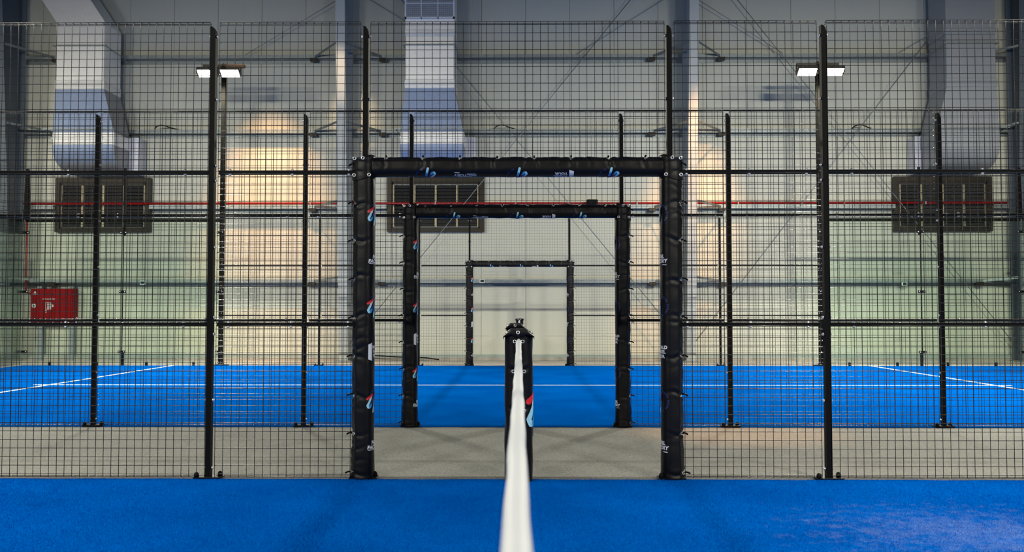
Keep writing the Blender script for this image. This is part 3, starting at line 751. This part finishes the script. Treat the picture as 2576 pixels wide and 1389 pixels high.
# ------------------------------------------------------------------ nets and net posts
def net(ya, yb, x0, label, seed):
    ym = (ya + yb) / 2; hl = (yb - ya) / 2; rg = random.Random(seed)
    t = tag(empty('court_net', (x0, ym, 0)), label, 'net', 'court nets')
    ph = [rg.uniform(0, 6) for _ in range(4)]
    zt = lambda d: 0.882 + 0.042 * (d / hl) ** 2
    rows = []; n = 360
    for k in range(n + 1):
        d = -hl + 2 * hl * k / n
        wob = 0.0005 * math.sin(d * 5 + ph[0]) + 0.0006 * math.sin(d * 13 + ph[1]); wd = 0.0155 * (1 + 0.015 * math.sin(d * 9 + ph[2]) + 0.015 * math.sin(d * 21 + ph[3]))
        if d > hl - 0.5: wd *= 1 + 0.18 * math.sin((d - hl) * 22)
        z = zt(d); prof = [(-0.72, -0.062), (-0.9, -0.035), (-1.0, -0.016), (-0.85, -0.006), (-0.45, -0.0005), (0, 0.001), (0.45, -0.0005), (0.85, -0.006), (1.0, -0.016), (0.9, -0.035), (0.72, -0.062)]
        rows.append([Vector((wob + a * wd, d, z + b)) for a, b in prof])
    MB().grid(rows).build('top_band', 'white', t, smooth=True)
    m = MB(); r = 0.0012
    k = int(2 * hl / 0.042)
    for i in range(k + 1):
        d = -hl + 2 * hl * i / k
        m.tube([(0.0, d, 0.03), (0.0, d, zt(d) - 0.05)], r, 3, caps=False)
    for j in range(20):
        z = 0.03 + j * 0.0425
        m.tube([(0.002, -hl, z), (0.002, -hl / 2, z), (0.002, 0, z), (0.002, hl / 2, z), (0.002, hl, z)], r, 3, caps=False)
    m.build('netting', 'wire', t)['kind'] = 'stuff'
    MB().box(-0.004, 0.004, -0.025, 0.025, 0.013, 0.872).build('centre_strap', 'white', t)
    return t
net(-4.0, Y1 - 0.055, 0.0068, 'white topped net running from the foreground to the nearest gate', 3).rotation_euler = (0, 0, 0.0019)
net(Y2 + 0.15, Y3 - 0.12, -0.022, 'net of the far court, hidden behind the padded net posts', 5)

def padded_post(y, xo, h, label, seed, w=0.090):
    t = tag(empty('padded_net_post', (xo, y, 0)), label, 'net post', 'padded net posts')
    rg = random.Random(seed); rows = []; n = 48
    cr = [(0.215 + 0.25 * k, rg.uniform(0.6, 1.2)) for k in range(3)]
    ph = [(rg.uniform(6, 30), rg.uniform(1, 5), rg.uniform(0, 6)) for _ in range(6)]
    for a in range(111):
        z = 0.014 + (h - 0.03) * a / 110; row = []
        for b in range(n):
            th = 2 * math.pi * b / n; c, s = math.cos(th), math.sin(th)
            rr = 1.0 / (abs(c) ** 3.2 + abs(s) ** 3.2) ** (1 / 3.2)
            d = sum(math.sin(p * z + q * th + o) for p, q, o in ph) * 0.0009
            fr = max(0, -s) ** 6
            for e, am in cr:
                x = z - e - 0.03 * abs(c)
                d -= 0.007 * am * fr * (0.35 + 0.65 * min(1, abs(c) * 3)) * math.exp(-(x / 0.011) ** 2)
                d += 0.003 * am * fr * math.exp(-((abs(x) - 0.028) / 0.014) ** 2)
            row.append(Vector(((w + d) * rr * c, (0.085 + d) * rr * s - 0.0, z)))
        rows.append(row)
    rows.append([Vector((p.x * 0.9, p.y * 0.9, h)) for p in rows[-1]]); rows.append([Vector((p.x * 0.05, p.y * 0.05, h + 0.004)) for p in rows[-1]])
    b = MB().grid(rows).build('pad_sleeve', 'vinyl', t, smooth=True)
    cap = []                                         # loose hood over the top with drooping corners
    for k in range(13):
        u = -1 + 2 * k / 12; row = []
        for j in range(9):
            v = -1 + 2 * j / 8
            droop = -0.040 * max(0, abs(u) - 0.55) / 0.45 - 0.024 * max(0, -v) ** 1.5 * (1.0 - 0.6 * abs(u)) - 0.02 * max(0, v) ** 2
            row.append(Vector((u * (w + 0.008), v * 0.098, h + 0.016 + droop + 0.002 * math.sin(u * 7 + v * 5))))
        cap.append(row)
    cm = MB().grid(cap, closed=False)
    front = [[cap[k][0], cap[k][0] + Vector((cap[k][0].x * 0.02, -0.004, -0.006 - 0.012 * (1 - abs(-1 + 2 * k / 12)))), cap[k][0] + Vector((0, 0.004, -0.010 - 0.026 * (1 - abs(-1 + 2 * k / 12))))] for k in range(13)]
    cm.grid(front, closed=False)
    for e in (0, -1): cm.grid([[p, p + Vector((0.004 * (1 if e else -1), 0, -0.02))] for p in cap[e]], closed=False)
    hood = cm.build('hood', 'vinyl', t, smooth=True)
    o = link('eyelet', EYE, hood, (0.0 - 0.004, -0.107, h - 0.008)); o.rotation_euler = (R(82), 0, 0)
    for k, (e, am) in enumerate(cr + [(h - 0.066, 1)]):
        for s in (-1, 1):
            o = link('eyelet', EYE, b, (s * (0.026 if k == 3 else 0.034), -0.086, e)); o.rotation_euler = (R(90), 0, 0)
    return t, b
pp, b = padded_post(Y1 - 0.02, -0.003, 0.972, 'black padded net post nearest the camera where the white band ends', 21)
m = MB()                                             # large logo wrapping its right flank
_sp = []
for k in range(400):
    th = R(-100 + 200 * k / 399); c, sn = math.cos(th), math.sin(th); rr = 1.0 / (abs(c) ** 3.2 + abs(sn) ** 3.2) ** (1 / 3.2)
    _sp.append(Vector((0.0915 * rr * c, 0.0865 * rr * sn, 0)))
_sl = [0.0]
for k in range(399): _sl.append(_sl[-1] + (_sp[k + 1] - _sp[k]).length)
for vs, fs, mi in LOGO:
    q = []
    for p in vs:
        a = max(0.0, min(_sl[-1] - 1e-6, _sl[-1] / 2 + p.x * 2.6 + 0.075)); k = max(0, min(398, bisect.bisect_right(_sl, a) - 1))
        e = _sp[k].lerp(_sp[k + 1], (a - _sl[k]) / max(1e-9, _sl[k + 1] - _sl[k])); e = e + e.normalized() * (0.002 + 0.0005 * mi); q.append((e.x, e.y, 0.485 + p.y * 2.6))
    m.add(q, fs, mi)
m.build('printed_logo', PR, b)
padded_post(Y2 + 0.06, -0.040, 0.972, 'black padded net post of the far court, just behind the nearest one', 22, 0.086)
t = tag(empty('net_post', (-0.016, Y3 - 0.10, 0)), 'bare glossy black net post with a round cap, farthest away', 'net post')
MB().lathe([(0.076, 0.013), (0.076, 0.925)], 24).build('tube', 'gloss', t, smooth='auto')
MB().lathe([(0.088, 0.915), (0.088, 0.942), (0.080, 0.955), (0.02, 0.958)], 24).build('cap', 'gloss', t, smooth='auto')
MB().bbox(-0.11, 0.11, -0.10, 0.10, 0.012, 0.026, 0.004).build('base_plate', 'black', t)

# ------------------------------------------------------------------ glass corners of the far court
CLIP = MB().bbox(-0.075, 0.075, -0.012, 0.0, -0.026, 0.026, 0.008).mesh('clip', 'black')
def glass_corner(s, label):
    t = tag(empty('glass_wall', (0, 0, 0)), label, 'glass wall', 'glass corners of the far court')
    for a in (6, 8):
        xa, xb = sorted((s * a, s * (a + 2)))
        MB().box(xa + 0.05 if abs(xa) == 6 or abs(xb) == 6 and xa > 0 else xa + 0.004, xb - 0.05 if xb == -6 else xb - 0.004, Y3, Y3 + 0.012, 0.03, 2.98).build('glass_pane', 'glass', t)
    k = 5; L = (Y3 - Y2) / k
    for i in range(k): MB().box(s * 10.01 - 0.006, s * 10.01 + 0.006, Y2 + i * L + 0.004, Y2 + (i + 1) * L - 0.004, 0.03, 2.98).build('glass_pane', 'glass', t)
    MB().bbox(min(s * 6, s * 10), max(s * 6, s * 10), Y3 + 0.015, Y3 + 0.055, 2.90, 2.96, 0.004).build('top_rail', 'black', t)
    MB().bbox(s * 10.04 - 0.02, s * 10.04 + 0.02, Y2, Y3, 2.90, 2.96, 0.004).build('top_rail', 'black', t)
    for x in (6, 8, 10):
        for z in (0.285, 1.49, 2.685):
            c = link('clip', CLIP, t, (s * x + (0.02 if x == 10 else 0) * -s - (0.04 * s if x == 6 else 0) * -1, Y3 - 0.001, z))
            for q in (-0.05, 0.05): link('bolt', BOLT, c, (q, -0.012, 0), (R(90), 0, 0))
    MB().box(s * 8 - 0.02, s * 8 + 0.02, Y3 + 0.02, Y3 + 0.07, 2.62, 4.0).build('post', 'black', t)
    MB().box(s * 8 - 0.022, s * 8 + 0.022, Y3 + 0.02, Y3 + 0.07, 0, 0.30).build('foot_post', 'black', t)
    MB().box(s * 8 - 0.008, s * 8 + 0.008, Y3 + 0.0, Y3 + 0.014, 0.03, 2.98).build('joint_seal', 'black', t)
    m = MB(); m.add([(s * 10 - 0.05, Y3 + 0.02, 2.95), (s * 10 + 0.05, Y3 + 0.02, 2.95), (s * 10 + 0.05, Y3 + 0.10, 2.95), (s * 10 - 0.05, Y3 + 0.10, 2.95), (s * 10 - 0.022, Y3 + 0.02, 3.98), (s * 10 + 0.022, Y3 + 0.02, 3.98), (s * 10 + 0.022, Y3 + 0.10, 3.98), (s * 10 - 0.022, Y3 + 0.10, 3.98)],
                    [(3, 2, 1, 0), (4, 5, 6, 7), (0, 1, 5, 4), (1, 2, 6, 5), (2, 3, 7, 6), (3, 0, 4, 7)]); m.build('corner_post', 'black', t)
    link('mesh_panel', get_panel(1.93, 3.0, 4.0, 4), t, (min(s * 8, s * 10) + 0.035, Y3 + 0.01, 0))
    o = link('mesh_panel', get_panel(9.5, 3.0, 4.0, 4), t, (s * 10.0, Y3 - 0.05, 0), (0, 0, -R(90)))
    for x in (6.55, 7.5, 8.5, 9.45):
        f = MB(); f.bbox(-0.022, 0.022, -0.02, 0.03, 0.012, 0.085, 0.006); f.tube([(0, -0.024, 0.05), (0, -0.030, 0.05)], 0.012, 8)
        f.build('foot_clamp', 'black', t, loc=(s * x, Y3, 0))
    return t
glass_corner(-1, 'greenish glass corner wall of the far court at the left, before the fire cabinet')
glass_corner(1, 'greenish glass corner wall of the far court at the right')

# ------------------------------------------------------------------ floodlight poles
def floodlight(parent, x, y, z, ang, face, power=1.0):
    """lamp head at (x, y, z); face -1 looks towards the camera side; ang degrees below horizontal"""
    r = empty('floodlight', (x, y, z)); r.parent = parent
    r.rotation_euler = (0, 0, 0 if face < 0 else math.pi)
    hd = MB()
    hd.bbox(-0.20, 0.20, 0.0, 0.030, -0.105, 0.105, 0.008)
    for k in range(11): hd.box(-0.185 + k * 0.0368 - 0.003, -0.185 + k * 0.0368 + 0.003, 0.03, 0.075, -0.09, 0.09)
    tilt = (R(ang), 0, 0)
    h = hd.build('lamp_body', 'lampbody', r); h.rotation_euler = tilt
    g = MB().box(-0.18, 0.18, -0.004, 0.002, -0.09, 0.09).build('lit_face', 'led', r); g.rotation_euler = tilt
    br = MB(); br.box(-0.215, -0.203, -0.02, 0.06, -0.03, 0.13); br.box(0.203, 0.215, -0.02, 0.06, -0.03, 0.13); br.box(-0.215, 0.215, -0.02, 0.06, 0.12, 0.132)
    br.box(-0.02, 0.02, 0.05, 0.20, 0.125, 0.15)
    br.build('yoke', 'lampbody', r)
    ld = bpy.data.lights.new('floodlight', 'AREA'); ld.shape = 'RECTANGLE'; ld.size = 0.36; ld.size_y = 0.18; ld.energy = FLOOD_W * power; ld.color = (1.0, 0.955, 0.80); ld.spread = R(140)
    lo = bpy.data.objects.new('lamp_light', ld); COL.objects.link(lo); lo.parent = r
    lo.location = (0, -0.012 * math.cos(R(ang)), -0.012 * math.sin(R(ang))); lo.rotation_euler = (-R(90 - ang), 0, 0)
    return r
def pole(x, y, face, label, k=1.0):
    t = tag(empty('floodlight_pole', (x, y, 0)), label, 'floodlight', 'floodlight poles of the courts')
    MB().bbox(-0.042, 0.042, -0.042, 0.042, 0.02, 6.10, 0.008).build('pole', 'polecoat', t)
    MB().bbox(-0.13, 0.13, -0.13, 0.13, 0.0, 0.02, 0.004).build('base_plate', 'black', t)
    MB().bbox(-0.43, 0.43, -0.03, 0.03, 6.06, 6.13, 0.006).build('crossbar', 'lampbody', t)
    MB().lathe([(0.04, 6.10), (0.04, 6.14), (0.02, 6.165)], 12).build('pole_cap', 'lampbody', t, smooth='auto')
    for dx in (-0.28, 0.185) if face < 0 and x < 0 else ((-0.265, 0.27) if face < 0 else (-0.24, 0.24)):
        floodlight(t, dx, face * 0.19, 5.90, 54, face, k)
    return t
pole(-6.05, Y3 + 0.13, -1, 'black pole with two lit floodlights at the left, behind the farthest fence')
pole(6.03, Y3 + 0.13, -1, 'black pole with two lit floodlights at the right, behind the farthest fence')
for x in (-6.03, 6.03):
    sd = 'left' if x < 0 else 'right'
    pole(x, Y2 - 0.14, 1, 'black floodlight pole out of view beside the middle fence at the ' + sd, 0.44 if x < 0 else 0.84)
    pole(x * 10.2 / 6.03, Y2 - 0.14, 1, 'added floodlight pole out of view at the far court corner on the ' + sd, 0.40 if x < 0 else 0.42)  # corner pole added to weaken the lamp shadows on the back wall
    pole(x, Y1 + 0.18, -1, 'black floodlight pole out of view beside the nearest fence at the ' + sd)
    pole(x, -4.2, 1, 'black floodlight pole out of view behind the camera at the ' + sd, 0.75)

pole(-14.5, 12.0, 1, 'added floodlight pole out of view beyond the left end of the far court', 0.30)  # unseen pole added so the left duct is lit from the left

# ------------------------------------------------------------------ warm spotlights hung from the roof, some added unseen for single light patches
def hall_spot(p, target, label, size, watts, col=(1.0, 0.54, 0.24)):
    t = tag(empty('hall_spotlight', p), label, 'spotlight', 'warm spotlights hung from the roof')
    d = (Vector(target) - Vector(p)).normalized(); q = d.to_track_quat('-Z', 'Y')
    h = MB(); h.lathe([(0.15, -0.02), (0.16, 0.0), (0.13, 0.14), (0.07, 0.24), (0.03, 0.26)], 20)
    ho = h.build('housing', 'lampbody', t, smooth='auto'); ho.rotation_mode = 'QUATERNION'; ho.rotation_quaternion = q
    MB().tube([(0, 0, 0.1), (0, 0, 9.98 - p[2])], 0.012, 6).build('drop_rod', 'black', t)
    ld = bpy.data.lights.new('hall_spotlight', 'SPOT'); ld.energy = watts; ld.color = col; ld.spot_size = R(size); ld.spot_blend = 1.0; ld.shadow_soft_size = 0.10
    lo = bpy.data.objects.new('lamp_light', ld); COL.objects.link(lo); lo.parent = t; lo.rotation_mode = 'QUATERNION'; lo.rotation_quaternion = q; lo.location = d * 0.06
    return t
hall_spot((-5.6, 17.9, 8.6), (-5.65, 20.5, 2.9), 'warm spotlight hung above the left floodlight pole', 36, WARM_W * 2.6)
hall_spot((4.5, 17.0, 8.6), (3.92, 20.1, 3.7), 'warm spotlight hung above the right steel column', 26, WARM_W * 2.4)
hall_spot((2.3, 17.9, 8.6), (2.60, 20.5, 0.7), 'added warm spotlight above the far court edge', 10, WARM_W * 2.0)
hall_spot((-4.4, 15.5, 9.2), (-3.88, 19.6, 6.1), 'added warm spotlight above the left steel column', 13, WARM_W * 1.1, (1.0, 0.72, 0.46))
hall_spot((3.0, 6.4, 8.8), (2.0, 8.35, 0.0), 'added warm spotlight above the carpet walkway', 15, WARM_W * 3.2, (1.0, 0.50, 0.22))
hall_spot((3.4, 2.4, 8.8), (2.3, 4.7, 0.0), 'added warm spotlight above the near court', 30, WARM_W * 1.9, (1.0, 0.88, 0.74))
